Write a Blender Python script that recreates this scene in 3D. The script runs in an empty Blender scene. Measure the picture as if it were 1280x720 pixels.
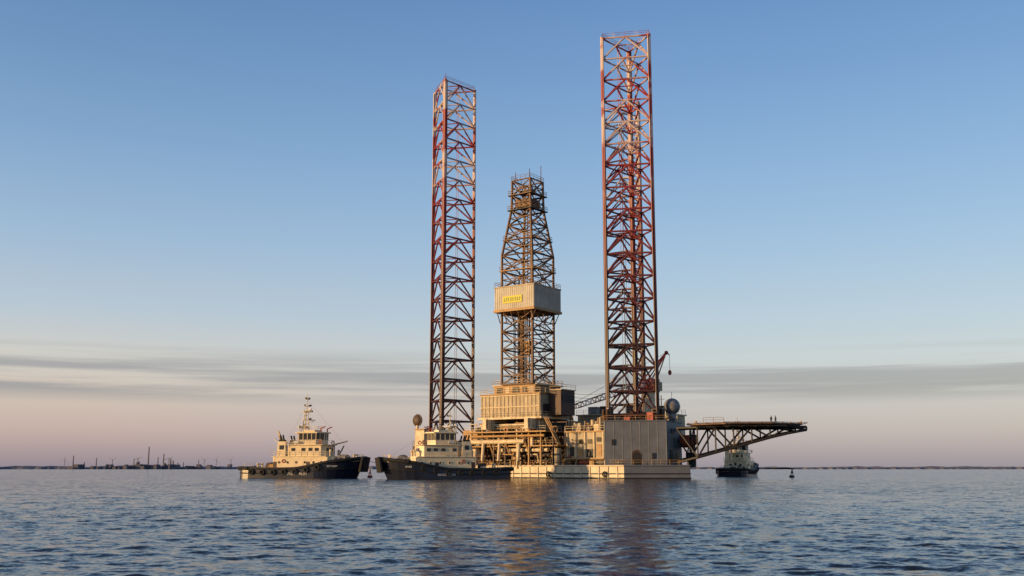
import bpy, bmesh, math, random
import numpy as np
from mathutils import Vector, Matrix
random.seed(7); np.random.seed(7)
R=math.radians
scene=bpy.context.scene
scene.view_settings.view_transform='Standard'
scene.view_settings.look='None'
scene.view_settings.exposure=0

def lin(c):
    c=[x/255 for x in c]
    return tuple((x/12.92 if x<=0.04045 else ((x+0.055)/1.055)**2.4) for x in c)+(1,)

# ------------------------------------------------------------------ materials
def nn(nt,t,**k):
    n=nt.nodes.new(t)
    for a,b in k.items(): setattr(n,a,b)
    return n
def paint(name,col,rough=0.6,var=0.25,scale=0.6,rust=0.0,metal=0.0,rustcol=(0.13,0.05,0.02),bump=0.0):
    m=bpy.data.materials.new(name); m.use_nodes=True; nt=m.node_tree
    b=nt.nodes['Principled BSDF']; b.inputs['Roughness'].default_value=rough; b.inputs['Metallic'].default_value=metal
    tc=nn(nt,'ShaderNodeTexCoord')
    n1=nn(nt,'ShaderNodeTexNoise'); n1.inputs['Scale'].default_value=scale; n1.inputs['Detail'].default_value=6; n1.inputs['Roughness'].default_value=0.65
    nt.links.new(tc.outputs['Object'],n1.inputs['Vector'])
    mr=nn(nt,'ShaderNodeMapRange'); mr.inputs[1].default_value=0.3; mr.inputs[2].default_value=0.7
    nt.links.new(n1.outputs['Fac'],mr.inputs[0])
    mx=nn(nt,'ShaderNodeMix',data_type='RGBA')
    mx.inputs[6].default_value=tuple(c*(1-var) for c in col)+(1,)
    mx.inputs[7].default_value=tuple(min(1,c*(1+var*0.5)) for c in col)+(1,)
    nt.links.new(mr.outputs[0],mx.inputs[0])
    out=mx.outputs[2]
    if rust>0:
        mp=nn(nt,'ShaderNodeMapping'); mp.inputs['Scale'].default_value=(1.3,1.3,0.16)
        nt.links.new(tc.outputs['Object'],mp.inputs['Vector'])
        n2=nn(nt,'ShaderNodeTexNoise'); n2.inputs['Scale'].default_value=1.1; n2.inputs['Detail'].default_value=8; n2.inputs['Roughness'].default_value=0.7
        nt.links.new(mp.outputs[0],n2.inputs['Vector'])
        m2=nn(nt,'ShaderNodeMapRange'); m2.inputs[1].default_value=0.68-rust*0.3; m2.inputs[2].default_value=0.80-rust*0.2; m2.inputs[4].default_value=0.85
        nt.links.new(n2.outputs['Fac'],m2.inputs[0])
        mx2=nn(nt,'ShaderNodeMix',data_type='RGBA'); mx2.inputs[7].default_value=tuple(rustcol)+(1,)
        nt.links.new(m2.outputs[0],mx2.inputs[0]); nt.links.new(out,mx2.inputs[6]); out=mx2.outputs[2]
    nt.links.new(out,b.inputs['Base Color'])
    if bump>0:
        bp=nn(nt,'ShaderNodeBump'); bp.inputs['Strength'].default_value=bump; bp.inputs['Distance'].default_value=0.1
        nt.links.new(n1.outputs['Fac'],bp.inputs['Height']); nt.links.new(bp.outputs[0],b.inputs['Normal'])
    return m

M={}
M['cream']=paint('cream_paint',(0.68,0.55,0.35),rust=0.35,scale=0.9,var=.4)
M['hullcream']=paint('hull_cream_paint',(0.72,0.61,0.43),rust=0.32,scale=0.5,bump=0.3,rustcol=(.2,.1,.05))
M['hullgrey']=paint('hull_grey_shade_paint',(0.125,0.14,0.165),rust=0.22,scale=0.4,bump=0.3,rustcol=(0.10,0.075,0.06))  # grey paint, darkened further so the shadow sides' shade sits in the colour
M['beige']=paint('cladding_beige',(0.42,0.34,0.22),rust=0.25,scale=0.5,var=.35)
M['cladding']=paint('windwall_cladding',(0.50,0.46,0.37),rust=0.1,scale=0.4)
M['brown']=paint('oxide_brown',(0.07,0.036,0.025),rust=0.3,scale=1.2)
M['dark']=paint('dark_steel_and_shade',(0.015,0.013,0.014),rust=0.2,scale=1.5)  # steel colour; also painted shade under the drill floor and in bulkhead openings
M['black']=paint('black_rubber_and_recess',(0.012,0.012,0.013),rough=0.8,scale=3)
M['steel']=paint('derrick_steel',(0.17,0.085,0.042),rust=0.3,scale=1.2,var=.5)
M['goldsteel']=paint('ochre_steel',(0.42,0.24,0.085),rust=0.35,scale=1.5,var=.4)
M['red']=paint('red_paint',(0.34,0.05,0.03),rust=0.2,scale=1.5)
M['white']=paint('white_paint',(0.72,0.70,0.64),rust=0.15,scale=1.5)
M['yellow']=paint('sign_yellow',(0.62,0.55,0.04),scale=2,var=.15)
M['signtext']=paint('sign_green',(0.16,0.24,0.05),scale=2)
M['orange']=paint('lifeboat_orange',(0.45,0.09,0.03),scale=1.5,rust=0.1)
M['teal']=paint('teal_panel',(0.03,0.07,0.09),scale=1.0)
M['dome']=paint('radome_grey',(0.2,0.2,0.21),scale=0.9,var=0.5,rust=0.1,rough=0.5)
M['navy']=paint('navy_hull',(0.007,0.011,0.028),rough=0.35,scale=0.7,rust=0.08,rustcol=(0.04,0.035,0.035))
M['tugcream']=paint('tug_cream',(0.76,0.62,0.39),rough=0.45,scale=0.8,rust=0.18,rustcol=(0.3,0.17,0.08),var=0.2)
M['tugdeck']=paint('tug_deck',(0.10,0.14,0.11),scale=1)
M['grey']=paint('grey_gear',(0.16,0.16,0.16),scale=1.5,rust=0.25)
g=paint('window_glass',(0.015,0.02,0.025),rough=0.08); M['glass']=g

def legmat():
    m=bpy.data.materials.new('leg_paint'); m.use_nodes=True; nt=m.node_tree; b=nt.nodes['Principled BSDF']
    b.inputs['Roughness'].default_value=0.5
    tc=nn(nt,'ShaderNodeTexCoord'); sp=nn(nt,'ShaderNodeSeparateXYZ'); nt.links.new(tc.outputs['Object'],sp.inputs[0])
    n=nn(nt,'ShaderNodeTexNoise'); n.inputs['Scale'].default_value=0.5; n.inputs['Detail'].default_value=7
    nt.links.new(tc.outputs['Object'],n.inputs['Vector'])
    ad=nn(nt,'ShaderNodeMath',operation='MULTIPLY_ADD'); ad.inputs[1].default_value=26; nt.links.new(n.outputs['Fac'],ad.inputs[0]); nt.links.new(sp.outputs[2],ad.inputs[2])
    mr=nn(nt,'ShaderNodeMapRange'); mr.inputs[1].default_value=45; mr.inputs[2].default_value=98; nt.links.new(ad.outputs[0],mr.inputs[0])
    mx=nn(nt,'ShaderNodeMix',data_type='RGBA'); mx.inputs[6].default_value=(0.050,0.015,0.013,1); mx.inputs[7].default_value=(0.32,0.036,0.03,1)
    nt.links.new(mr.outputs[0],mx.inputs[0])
    s=nn(nt,'ShaderNodeMath',operation='SINE'); k=nn(nt,'ShaderNodeMath',operation='MULTIPLY'); k.inputs[1].default_value=0.33
    nt.links.new(sp.outputs[2],k.inputs[0]); nt.links.new(k.outputs[0],s.inputs[0])
    n2=nn(nt,'ShaderNodeTexNoise'); n2.inputs['Scale'].default_value=0.22; n2.inputs['Detail'].default_value=5; nt.links.new(tc.outputs['Object'],n2.inputs['Vector'])
    a2=nn(nt,'ShaderNodeMath',operation='MULTIPLY_ADD'); a2.inputs[1].default_value=0.13; nt.links.new(s.outputs[0],a2.inputs[0]); nt.links.new(n2.outputs['Fac'],a2.inputs[2])
    m2=nn(nt,'ShaderNodeMapRange'); m2.inputs[1].default_value=0.47; m2.inputs[2].default_value=0.57; nt.links.new(a2.outputs[0],m2.inputs[0])
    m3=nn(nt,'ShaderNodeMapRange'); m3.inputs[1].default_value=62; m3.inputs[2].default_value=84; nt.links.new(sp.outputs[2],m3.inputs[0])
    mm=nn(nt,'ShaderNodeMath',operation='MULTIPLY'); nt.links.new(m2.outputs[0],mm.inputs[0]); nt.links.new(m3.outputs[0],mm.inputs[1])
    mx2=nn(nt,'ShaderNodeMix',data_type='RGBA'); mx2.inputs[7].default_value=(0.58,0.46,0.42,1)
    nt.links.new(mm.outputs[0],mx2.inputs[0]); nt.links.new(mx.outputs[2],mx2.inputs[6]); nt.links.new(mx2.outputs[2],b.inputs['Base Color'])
    return m
M['leg']=legmat()

# ------------------------------------------------------------------ mesh builder
class MB:
    def __init__(s): s.v=[]; s.f=[]; s.m=[]; s.mats=[]; s.T=None
    def mi(s,mat):
        if mat not in s.mats: s.mats.append(mat)
        return s.mats.index(mat)
    def add(s,vs,fs,mat):
        o=len(s.v); s.v+= [tuple(v) for v in vs]
        i=s.mi(mat)
        for f in fs: s.f.append(tuple(o+a for a in f)); s.m.append(i)
    def beam(s,p,q,r,mat,n=6,r2=None):
        p=Vector(p);q=Vector(q);d=q-p
        if d.length<1e-6: return
        d.normalize(); up=Vector((0,0,1)) if abs(d.z)<0.95 else Vector((1,0,0))
        a=d.cross(up).normalized(); b=d.cross(a)
        if r2 is None: r2=r
        vs=[]
        for P,rr in((p,r),(q,r2)):
            for i in range(n):
                t=2*math.pi*(i+.5)/n; vs.append(P+a*math.cos(t)*rr+b*math.sin(t)*rr)
        fs=[(i,(i+1)%n,n+(i+1)%n,n+i) for i in range(n)]+[tuple(range(n))[::-1],tuple(range(n,2*n))]
        s.add(vs,fs,mat)
    def box(s,c,d,mat,rz=0,ry=0):
        vs=[]; m=Matrix.Rotation(rz,3,'Z')@Matrix.Rotation(ry,3,'Y')
        for x in(-.5,.5):
            for y in(-.5,.5):
                for z in(-.5,.5): vs.append(Vector(c)+m@Vector((x*d[0],y*d[1],z*d[2])))
        s.add(vs,[(0,1,3,2),(4,6,7,5),(0,4,5,1),(2,3,7,6),(0,2,6,4),(1,5,7,3)],mat)
    def bx(s,x0,x1,y0,y1,z0,z1,mat): s.box(((x0+x1)/2,(y0+y1)/2,(z0+z1)/2),(x1-x0,y1-y0,z1-z0),mat)
    def prism(s,poly,z0,z1,mat,sidemats=None,top=None,scale=1.0):
        n=len(poly); cx=sum(p[0] for p in poly)/n; cy=sum(p[1] for p in poly)/n
        vs=[(x,y,z0) for x,y in poly]+[(cx+(x-cx)*scale,cy+(y-cy)*scale,z1) for x,y in poly]
        for i in range(n):
            j=(i+1)%n
            s.add([vs[i],vs[j],vs[n+j],vs[n+i]],[(0,1,2,3)],(sidemats or {}).get(i,mat))
        s.add(vs[n:],[tuple(range(n))],top or mat); s.add(vs[:n],[tuple(range(n))[::-1]],mat)
    def sphere(s,c,r,mat,n=16,sc=(1,1,1)):
        vs=[];fs=[]; k=n//2
        for i in range(k+1):
            t=math.pi*i/k
            for j in range(n):
                p=2*math.pi*j/n; vs.append((c[0]+r*sc[0]*math.sin(t)*math.cos(p),c[1]+r*sc[1]*math.sin(t)*math.sin(p),c[2]+r*sc[2]*math.cos(t)))
        for i in range(k):
            for j in range(n): fs.append((i*n+j,i*n+(j+1)%n,(i+1)*n+(j+1)%n,(i+1)*n+j))
        s.add(vs,fs,mat)
    def torus(s,c,R0,r,mat,axis='Y',n=14,k=6):
        vs=[];fs=[]
        for i in range(n):
            a=2*math.pi*i/n
            for j in range(k):
                b=2*math.pi*j/k; u=(R0+r*math.cos(b))*math.cos(a); w=(R0+r*math.cos(b))*math.sin(a); h=r*math.sin(b)
                v={'Y':(u,h,w),'X':(h,u,w),'Z':(u,w,h)}[axis]
                vs.append((c[0]+v[0],c[1]+v[1],c[2]+v[2]))
        for i in range(n):
            for j in range(k): fs.append((i*k+j,((i+1)%n)*k+j,((i+1)%n)*k+(j+1)%k,i*k+(j+1)%k))
        s.add(vs,fs,mat)
    def rail(s,pts,mat,h=1.1,sp=2.0,r=0.045,closed=False):
        pts=[Vector(p) for p in pts]
        if closed: pts=pts+[pts[0]]
        for a,b in zip(pts[:-1],pts[1:]):
            for hh in(h,h*.55): s.beam(a+Vector((0,0,hh)),b+Vector((0,0,hh)),r,mat,4)
            n=max(1,int((b-a).length/sp))
            for i in range(n+1):
                p=a.lerp(b,i/n); s.beam(p,p+Vector((0,0,h)),r,mat,4)
    def ribbed(s,x0,x1,y0,y1,z0,z1,mat,pitch=0.8,d=0.12):
        s.bx(x0,x1,y0,y1,z0,z1,mat)
        n=int((x1-x0)/pitch)
        for i in range(n+1):
            x=x0+0.15+i*(x1-x0-.3)/n
            s.bx(x-.12,x+.12,y0-d,y0-.002,z0+.05,z1-.05,mat); s.bx(x-.12,x+.12,y1+.002,y1+d,z0+.05,z1-.05,mat)
        n=int((y1-y0)/pitch)
        for i in range(n+1):
            y=y0+0.15+i*(y1-y0-.3)/n
            s.bx(x0-d,x0-.002,y-.12,y+.12,z0+.05,z1-.05,mat); s.bx(x1+.002,x1+d,y-.12,y+.12,z0+.05,z1-.05,mat)
    def build(s,name,parent=None,smooth=False,bevel=0):
        me=bpy.data.meshes.new(name); me.from_pydata(s.v,[],s.f)
        for m in s.mats: me.materials.append(M[m])
        me.polygons.foreach_set('material_index',s.m)
        bm=bmesh.new(); bm.from_mesh(me); bmesh.ops.recalc_face_normals(bm,faces=bm.faces); bm.to_mesh(me); bm.free()
        if smooth: me.polygons.foreach_set('use_smooth',[True]*len(me.polygons))
        o=bpy.data.objects.new(name,me); scene.collection.objects.link(o)
        if parent: o.parent=parent
        if bevel:
            b=o.modifiers.new('bevel','BEVEL'); b.width=bevel; b.segments=2; b.limit_method='ANGLE'
        return o
def empty(name,loc=(0,0,0),rz=0,sc=1):
    e=bpy.data.objects.new(name,None); scene.collection.objects.link(e); e.location=loc; e.rotation_euler=(0,0,rz); e.scale=(sc,)*3
    return e

# ------------------------------------------------------------------ drilling rig
ORG=(5.7,254.0); ANG=-35.9
rig=empty('drilling_rig',(ORG[0],ORG[1],0),R(ANG))
ca,sa=math.cos(R(-ANG)),math.sin(R(-ANG))
def w2l(X,Y,Z=None):
    dx=X-ORG[0]; dy=Y-ORG[1]; a=dx*ca-dy*sa; b=dx*sa+dy*ca
    return (a,b) if Z is None else (a,b,Z)

# hull
h=MB()
outline=[(-28.7,-7.6),(28.7,-7.6),(40.4,0.8),(35,12),(9,52),(-9,52),(-35,12),(-40.4,0.8)]
h.prism(outline,-2,3.0,'hullgrey',{0:'hullcream',7:'hullcream'},top='dark')
for i in range(len(outline)):
    a=outline[i]; b=outline[(i+1)%len(outline)]
    h.beam((a[0],a[1],2.85),(b[0],b[1],2.85),0.2,'hullcream' if i in(0,7) else 'hullgrey',6)
    h.beam((a[0],a[1],1.1),(b[0],b[1],1.1),0.13,'dark',6)
    h.beam((a[0],a[1],0.05),(b[0],b[1],0.05),0.24,'dark',6)
h.rail([(-28.5,-7.3,3),(28.6,-7.3,3),(40.0,0.9,3),(34.8,11.8,3)],'goldsteel')
for i in range(24):
    x=-27+i*2.35
    h.bx(x-.09,x+.09,-7.78,-7.605,0.0,2.7,'hullcream')
for x in(-20,-8,9,24): h.torus((x,-8.0,1.0),0.5,0.18,'black')
h.build('hull',rig)

u=MB()
up=[(22,-3),(31,3),(8,47),(-8,47),(-31,3),(-22,-3)]
u.prism(up,3.0,7.6,'brown',top='dark')
u.rail([(p[0],p[1],7.6) for p in up],'goldsteel',closed=True)
for i in range(22):
    x=-21+i*2.0
    if random.random()<.5: u.bx(x-.6,x+.6,-3.08,-3.003,3.4,3.4+random.uniform(1.5,3.4),random.choice(['dark','cream','dark','goldsteel']))  # dark panels paint the shade of openings that are not cut
    u.bx(x+.9,x+1.05,-3.3,-3.003,3.0,7.5,random.choice(['cream','brown','goldsteel']))
u.build('superstructure_deck',rig)

# jack house around near leg
b=MB()
bp=[w2l(20.7,233.6),w2l(34.2,231.9),w2l(39.3,243.5),w2l(31,251),w2l(20,247)]
b.prism(bp,3.0,12.8,'hullgrey',top='dark')
A=Vector((*bp[0],0)); Bv=Vector((*bp[1],0)); dirv=(Bv-A).normalized(); nrm=Vector((dirv.y,-dirv.x,0))
C3=Vector((*bp[2],0))
b.beam((*bp[0],12.7),(*bp[1],12.7),.18,'hullgrey'); b.beam((*bp[1],12.7),(*bp[2],12.7),.18,'hullgrey')
for i in range(8):
    p=A+dirv*(i*1.93); b.beam((p.x,p.y,3.1),(p.x,p.y,12.6),.07,'hullgrey',4)
for z in(6.2,9.4): b.beam(A+Vector((0,0,z)),Bv+Vector((0,0,z)),.06,'hullgrey',4)
cx=A+dirv*6.9
arch=[]
for k in range(9):
    t=math.pi*k/8; arch.append((math.cos(t)*0.95,4.9+math.sin(t)*0.95))
arch=[(0.95,3.05)]+arch+[(-0.95,3.05)]
for off,sc,mt in((0.05,1.18,'brown'),(0.09,1.0,'black')):  # flat black panel paints the darkness of the doorway recess
    vs=[]
    for o2 in(0.003,off):
        for x,z in arch: q=cx+dirv*(x*sc)+nrm*o2; vs.append((q.x,q.y,3.05+(z-3.05)*sc))
    n=len(arch); b.add(vs,[tuple(range(n)),tuple(range(n,2*n))]+[(i,(i+1)%n,n+(i+1)%n,n+i) for i in range(n)],mt)
for k,zz in((1.8,8.0),(10.6,5.0)):
    q=cx-dirv*6.9+dirv*k+nrm*.12; b.box((q.x,q.y,zz),(.7,.16,1.3),'dark',rz=math.atan2(dirv.y,dirv.x))
b.rail([(*p,12.8) for p in bp],'goldsteel',closed=True)
side=(C3-Bv).normalized(); sn=Vector((side.y,-side.x,0))
for t,z,w,hh,mt in((3,5,1.6,2.6,'dark'),(7,8,2.2,2.2,'teal'),(5,10.6,3,1.0,'dark'),(9,4.6,1.6,2.4,'goldsteel')):
    q=Bv+side*t+sn*.1; b.box((q.x,q.y,z),(w,.2,hh),mt,rz=math.atan2(side.y,side.x))
b.build('jack_house',rig)

b=MB()
bl=[w2l(-25.5,270),w2l(-18,261.5),w2l(-8,258.5),w2l(-6,270),w2l(-12,280),w2l(-24,280)]
b.prism(bl,3.0,8.0,'brown',top='dark'); b.rail([(*p,8.0) for p in bl],'goldsteel',closed=True)
b.build('jack_house_port',rig)

def leg(name,c,ang,ztop=104.3,rad=6.5,extra=None):
    m=MB(); ch=[Vector((c[0]+rad*math.cos(ang+i*2*math.pi/3),c[1]+rad*math.sin(ang+i*2*math.pi/3),0)) for i in range(3)]
    nb=20; z0=-1.7; dz=(ztop-z0)/nb
    for p in ch:
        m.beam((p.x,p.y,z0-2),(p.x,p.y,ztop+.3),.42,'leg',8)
        t=(p-Vector((c[0],c[1],0))).normalized(); s_=Vector((-t.y,t.x,0))
        m.beam(p+t*.0+s_*.50+Vector((0,0,z0)),p+s_*.50+Vector((0,0,ztop)),.14,'leg',4)
        m.beam(p-s_*.50+Vector((0,0,z0)),p-s_*.50+Vector((0,0,ztop)),.14,'leg',4)
    for k in range(nb+1):
        z=z0+k*dz; Z=Vector((0,0,z)); mids=[]
        for i in range(3):
            a=ch[i];b2=ch[(i+1)%3]; m.beam(a+Z,b2+Z,.23,'leg'); mid=(a+b2)/2; mids.append(mid+Z)
            if k<nb:
                Z2=Vector((0,0,z+dz))
                m.beam(mid+Z2,a+Z,.22,'leg'); m.beam(mid+Z2,b2+Z,.22,'leg')
        for i in range(3): m.beam(mids[i],mids[(i+1)%3],.15,'leg',4)
    m.rail([(p.x,p.y,ztop+.2) for p in ch],'leg',h=1.0,closed=True,sp=2.5)
    m.beam((ch[0].x,ch[0].y,ztop),(ch[0].x,ch[0].y,ztop+1.9),.08,'leg',5)
    lp=ch[0].lerp(ch[1],.5)*.75+Vector((c[0],c[1],0))*.25
    for s_ in(-.3,.3): m.beam((lp.x+s_,lp.y,z0),(lp.x+s_,lp.y,ztop),.06,'leg',4)
    return m.build(name,rig)
Lc=w2l(-16.4,270); Rc=w2l(27.8,238.6); Bc=w2l(33.0,287)
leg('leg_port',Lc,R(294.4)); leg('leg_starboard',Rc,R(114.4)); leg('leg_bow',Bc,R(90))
j=MB()
for c,ang,zb,zt in((Lc,294.4,8,11.0),(Rc,114.4,12.8,15.4),(Bc,90,7.6,14)):
    for i in range(3):
        a=R(ang)+i*2*math.pi/3; x=c[0]+6.5*math.cos(a); y=c[1]+6.5*math.sin(a)
        for s_ in(-1.05,1.05):
            j.box((x-math.sin(a)*s_,y+math.cos(a)*s_,(zb+zt)/2),(1.5,.9,zt-zb),'brown',rz=a)
            for zz in np.arange(zb+.4,zt,.9): j.beam((x-math.sin(a)*s_,y+math.cos(a)*s_,zz),(x-math.sin(a)*s_*2.1,y+math.cos(a)*s_*2.1,zz),.25,'dark')
j.build('jacking_units',rig)

# ---- derrick
d=MB(); DC=(0.9,-4.4)
def sq(hs,z): return [Vector((DC[0]+sx*hs,DC[1]+sy*hs,z)) for sx,sy in((-1,-1),(1,-1),(1,1),(-1,1))]
def tower(levels,rc,rb,mat):
    for (z0,h0),(z1,h1) in zip(levels[:-1],levels[1:]):
        a=sq(h0,z0); c=sq(h1,z1)
        for i in range(4):
            k=(i+1)%4
            d.beam(a[i],c[i],rc,mat); d.beam(a[i],a[k],rb,mat); d.beam(c[i],c[k],rb,mat)
            d.beam(a[i],c[k],rb*.8,mat); d.beam(a[k],c[i],rb*.8,mat)
            d.beam(a[i].lerp(c[i],.5),a[k].lerp(c[k],.5),rb*.7,mat,4)
lv=[(22,4.5),(26.2,4.5),(30.4,4.5),(34.7,4.5),(39.2,4.5),(45.4,4.5),(49.5,4.5),(53.4,4.5),(57.2,3.95),(61,3.4),(64.8,2.85),(68.6,2.75),(72.4,2.7)]
tower(lv,.34,.20,'steel')
for sx in(-1.2,1.2): d.beam((DC[0]+sx,DC[1],22),(DC[0]+sx*.6,DC[1],66),.13,'goldsteel')
for i in range(30):
    x=DC[0]-3+random.random()*2.6; y=DC[1]-3+random.random()*6
    d.beam((x,y,22),(x+random.uniform(-.2,.2),y,44+random.uniform(-2,6)),.10,random.choice(['steel','goldsteel','dark']),4)
d.box((DC[0],DC[1],31),(1.8,1.4,3.2),'goldsteel'); d.beam((DC[0],DC[1],33),(DC[0],DC[1],66),.12,'dark')
for zz,hs,mt in((49.5,4.7,'goldsteel'),(57.2,4.1,'steel'),(64.8,3.3,'dark'),(68.6,3.2,'steel')):
    a=sq(hs,zz)
    for i in range(4):
        k=(i+1)%4; d.box(((a[i]+a[k])/2)[:],(2*hs+.5 if i%2==0 else .7,.7 if i%2==0 else 2*hs+.5,.2),mt)
    d.rail([v for v in sq(hs+.2,zz+.1)],'goldsteel',closed=True,sp=1.5)
d.bx(DC[0]-2.2,DC[0]+2.2,DC[1]-2.2,DC[1]+2.2,65.6,67.6,'steel')
d.box((DC[0],DC[1],69.6),(3.4,1.6,1.2),'dark')
for i in range(3): d.torus((DC[0]-1+i,DC[1],70.4),0.8,.15,'dark','X')
d.rail(sq(2.9,72.4),'steel',closed=True,sp=1.2)
for dx,hh in((-2.2,2.2),(2.4,4.2),(2.0,2.6)): d.beam((DC[0]+dx,DC[1]+(2.4 if hh>3 else -2),72.4),(DC[0]+dx,DC[1]+(2.4 if hh>3 else -2),72.4+hh),.09,'steel',5)
for s_ in(-.35,.35): d.beam((DC[0]+4.9,DC[1]+s_,22),(DC[0]+4.9,DC[1]+s_,53),.07,'steel',4)
for k in range(9):
    z=22+k*3.4
    d.beam((DC[0]+4.8,DC[1]-2.5*(-1)**k,z),(DC[0]+4.8,DC[1]+2.5*(-1)**k,z+3.4),.12,'steel',4)
d.build('derrick',rig)

w=MB(); W=5.75
w.ribbed(DC[0]-W,DC[0]+W,DC[1]-W,DC[1]+W,39.9,45.2,'cladding',pitch=.55,d=.07)
w.bx(DC[0]-W-.25,DC[0]+W+.25,DC[1]-W-.25,DC[1]+W+.25,39.3,39.9-.003,'goldsteel')
w.bx(DC[0]-W-.15,DC[0]+W+.15,DC[1]-W-.15,DC[1]+W+.15,45.203,45.5,'beige')
w.rail([v for v in sq(W,45.5)],'steel',closed=True,sp=1.5)
for i in range(6):
    x=DC[0]-5+i*2; w.beam((x,DC[1]-W,39.3),(x,DC[1]-4.5,36.8),.12,'steel'); w.beam((DC[0]+W,DC[1]-5+i*2,39.3),(DC[0]+4.5,DC[1]-5+i*2,36.8),.12,'steel')
w.bx(DC[0]-3.2,DC[0]+2.4,DC[1]-W-.2,DC[1]-W-.09,41.3,43.0,'yellow')
for i in range(8):
    x=DC[0]-2.85+i*.64; w.bx(x,x+.22,DC[1]-W-.24,DC[1]-W-.203,41.7,42.6,'signtext')
    if i%2: w.bx(x+.222,x+.42,DC[1]-W-.24,DC[1]-W-.203,42.3,42.5,'signtext')
    if i%3==0: w.bx(x+.222,x+.42,DC[1]-W-.24,DC[1]-W-.203,41.75,41.95,'signtext')
w.build('derrick_wind_wall',rig)

# ---- drill floor / substructure
s=MB()
s.ribbed(-10,7.2,-8.6,4,14.2,19.6,'beige',pitch=1.1,d=.14)
s.bx(-10.6,8.0,-9.3,4.6,13.75,14.197,'cream'); s.bx(-10.3,7.5,-8.9,4.3,19.603,19.85,'goldsteel')
s.rail([(-10.2,-8.8,19.85),(7.4,-8.8,19.85),(7.4,4.2,19.85),(-10.2,4.2,19.85)],'cream',closed=True)
s.rail([(-10.5,-9.2,14.2),(7.9,-9.2,14.2),(7.9,4.5,14.2)],'cream')
s.bx(-6.5,5.6,-8.2,2.6,19.853,21.7,'goldsteel'); s.bx(-6.9,6.2,-8.5,3,21.703,22.0,'cream')
s.rail([(-6.8,-8.4,22),(6.1,-8.4,22),(6.1,2.9,22),(-6.8,2.9,22)],'cream',closed=True)
for x,w_,mt in((-5.5,1.6,'dark'),(-3,1.2,'cream'),(-.8,1.8,'dark'),(2,1.2,'dark'),(4,1.3,'beige')): s.bx(x,x+w_,-8.32,-8.203,20.0,21.3,mt)
for z in(14.2,16.9): s.bx(-10.2,7.3,-8.95,-8.75,z+2.3,z+2.5,'cream')
for y,z,dy,dz,mt in((-7.5,15,1.6,2.2,'dark'),(-5,17,2,1.8,'brown'),(-1,15,1.8,3.4,'dark'),(2,16.5,1.4,2.2,'goldsteel')): s.bx(7.345,7.8,y,y+dy,z,z+dz,mt)
s.bx(7.9,11.0,-5.5,0.5,14.6,20.4,'brown'); s.bx(7.9,11.3,-5.7,.7,20.403,20.6,'cream'); s.bx(11.003,11.1,-5,0,17.6,19.4,'dark')
s.rail([(8,-5.6,20.6),(11.2,-5.6,20.6),(11.2,.6,20.6)],'goldsteel')
s.bx(-12.2,-10.2,-4,0,15.5,18.4,'beige')
for k in range(3): s.beam((8.6+.5*k,-9.0,14),(12.5,-9+.5*k,7.6),.13,'goldsteel',4)
for x in(-6.5,5.6):
    s.bx(x-.5,x+.5,-12.0,14,11.6,13.74,'cream'); s.bx(x-.75,x+.75,-12.2,14.1,11.3,11.597,'cream')
    for y in np.arange(-11.5,13,1.6): s.bx(x-.62,x+.62,y-.06,y+.06,11.6,13.7,'goldsteel')
for x in np.arange(-13,11,3.4):
    for y in(-8.5,-3.5,2):
        s.beam((x,y,3.0),(x,y,11.4),.28,random.choice(['cream','goldsteel','brown']))
    s.beam((x,-6.8,3.0),(x+3,-6.8,7.4),.14,'goldsteel',5)
s.bx(-14,9.5,-9.8,4,10.6,10.9,'goldsteel'); s.rail([(-14,-9.7,10.9),(9.4,-9.7,10.9),(9.4,-3,10.9)],'cream')
s.bx(-15,12,-8.6,-3.2,7.3,7.6,'goldsteel'); s.rail([(-15,-8.5,7.6),(12,-8.5,7.6)],'goldsteel')
s.bx(-13.5,9,-3.0,4,7.7,10.5,'dark'); s.bx(-9.5,6.8,-3,4,10.95,13.6,'dark')  # dark blocks put the under-floor shade into the background colour
for z,y,r,mt,xa,xb in((8.5,-8.9,.55,'cream',-12.5,3.0),(9.8,-9.2,.3,'goldsteel',-12.5,8.8),(6.5,-7.7,.45,'cream',-5,8.8),(5.2,-7.3,.3,'brown',-12.5,8.8),(12.4,-9.0,.25,'cream',-10,6)):
    s.beam((xa,y,z),(xb,y,z),r,mt,10)
for x in(-9,-4.2,1.5):
    s.beam((x,-8.9,8.5),(x,-9.4,4.0),.4,'cream',8)
    s.beam((x+1.2,-9.2,9.8),(x+2.6,-8.4,5.4),.2,'goldsteel',6)
for x,r,mt in((-13,1.3,'cream'),(-1.2,1.2,'goldsteel'),(10.2,1.1,'cream')):
    s.beam((x,-6.2,3.0),(x,-6.2,6.9),r,mt,14)
s.build('drill_floor_substructure',rig)

q=MB()
q.bx(13,23,-6.2,-1.0,4.6,10.4,'beige'); q.bx(12.6,23.3,-6.6,-.8,10.403,10.7,'goldsteel')
q.bx(12.6,23.2,-7.0,-6.203,4.3,4.6,'goldsteel')
for x in(13.1,15.5,17.9,20.3,22.7): q.bx(x,x+.25,-6.5,-6.203,4.6,10.4,'cream')
for x,z,w_,hh,mt in((13.9,5,1,2.1,'dark'),(16.2,7.8,1.2,1.0,'glass'),(18.6,7.8,1.2,1,'glass'),(18.4,4.8,1.6,1.8,'dark'),(21,5,1.3,2.6,'goldsteel'),(21,8.2,1.2,1,'dark'),(16,5,1.3,1.6,'goldsteel')): q.bx(x,x+w_,-6.32,-6.203,z,z+hh,mt)
q.rail([(12.7,-6.5,10.7),(23.2,-6.5,10.7)],'cream')
q.ribbed(11.5,21,2,11,7.6,13.2,'beige'); q.ribbed(8.5,16,-.5,2,7.6,12.0,'goldsteel')
q.bx(22.8,25.2,-4.6,-3.2,6,12.0,'teal')
for z in np.arange(6.5,12,.7): q.bx(22.75,25.25,-4.66,-4.603,z,z+.12,'dark')
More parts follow.
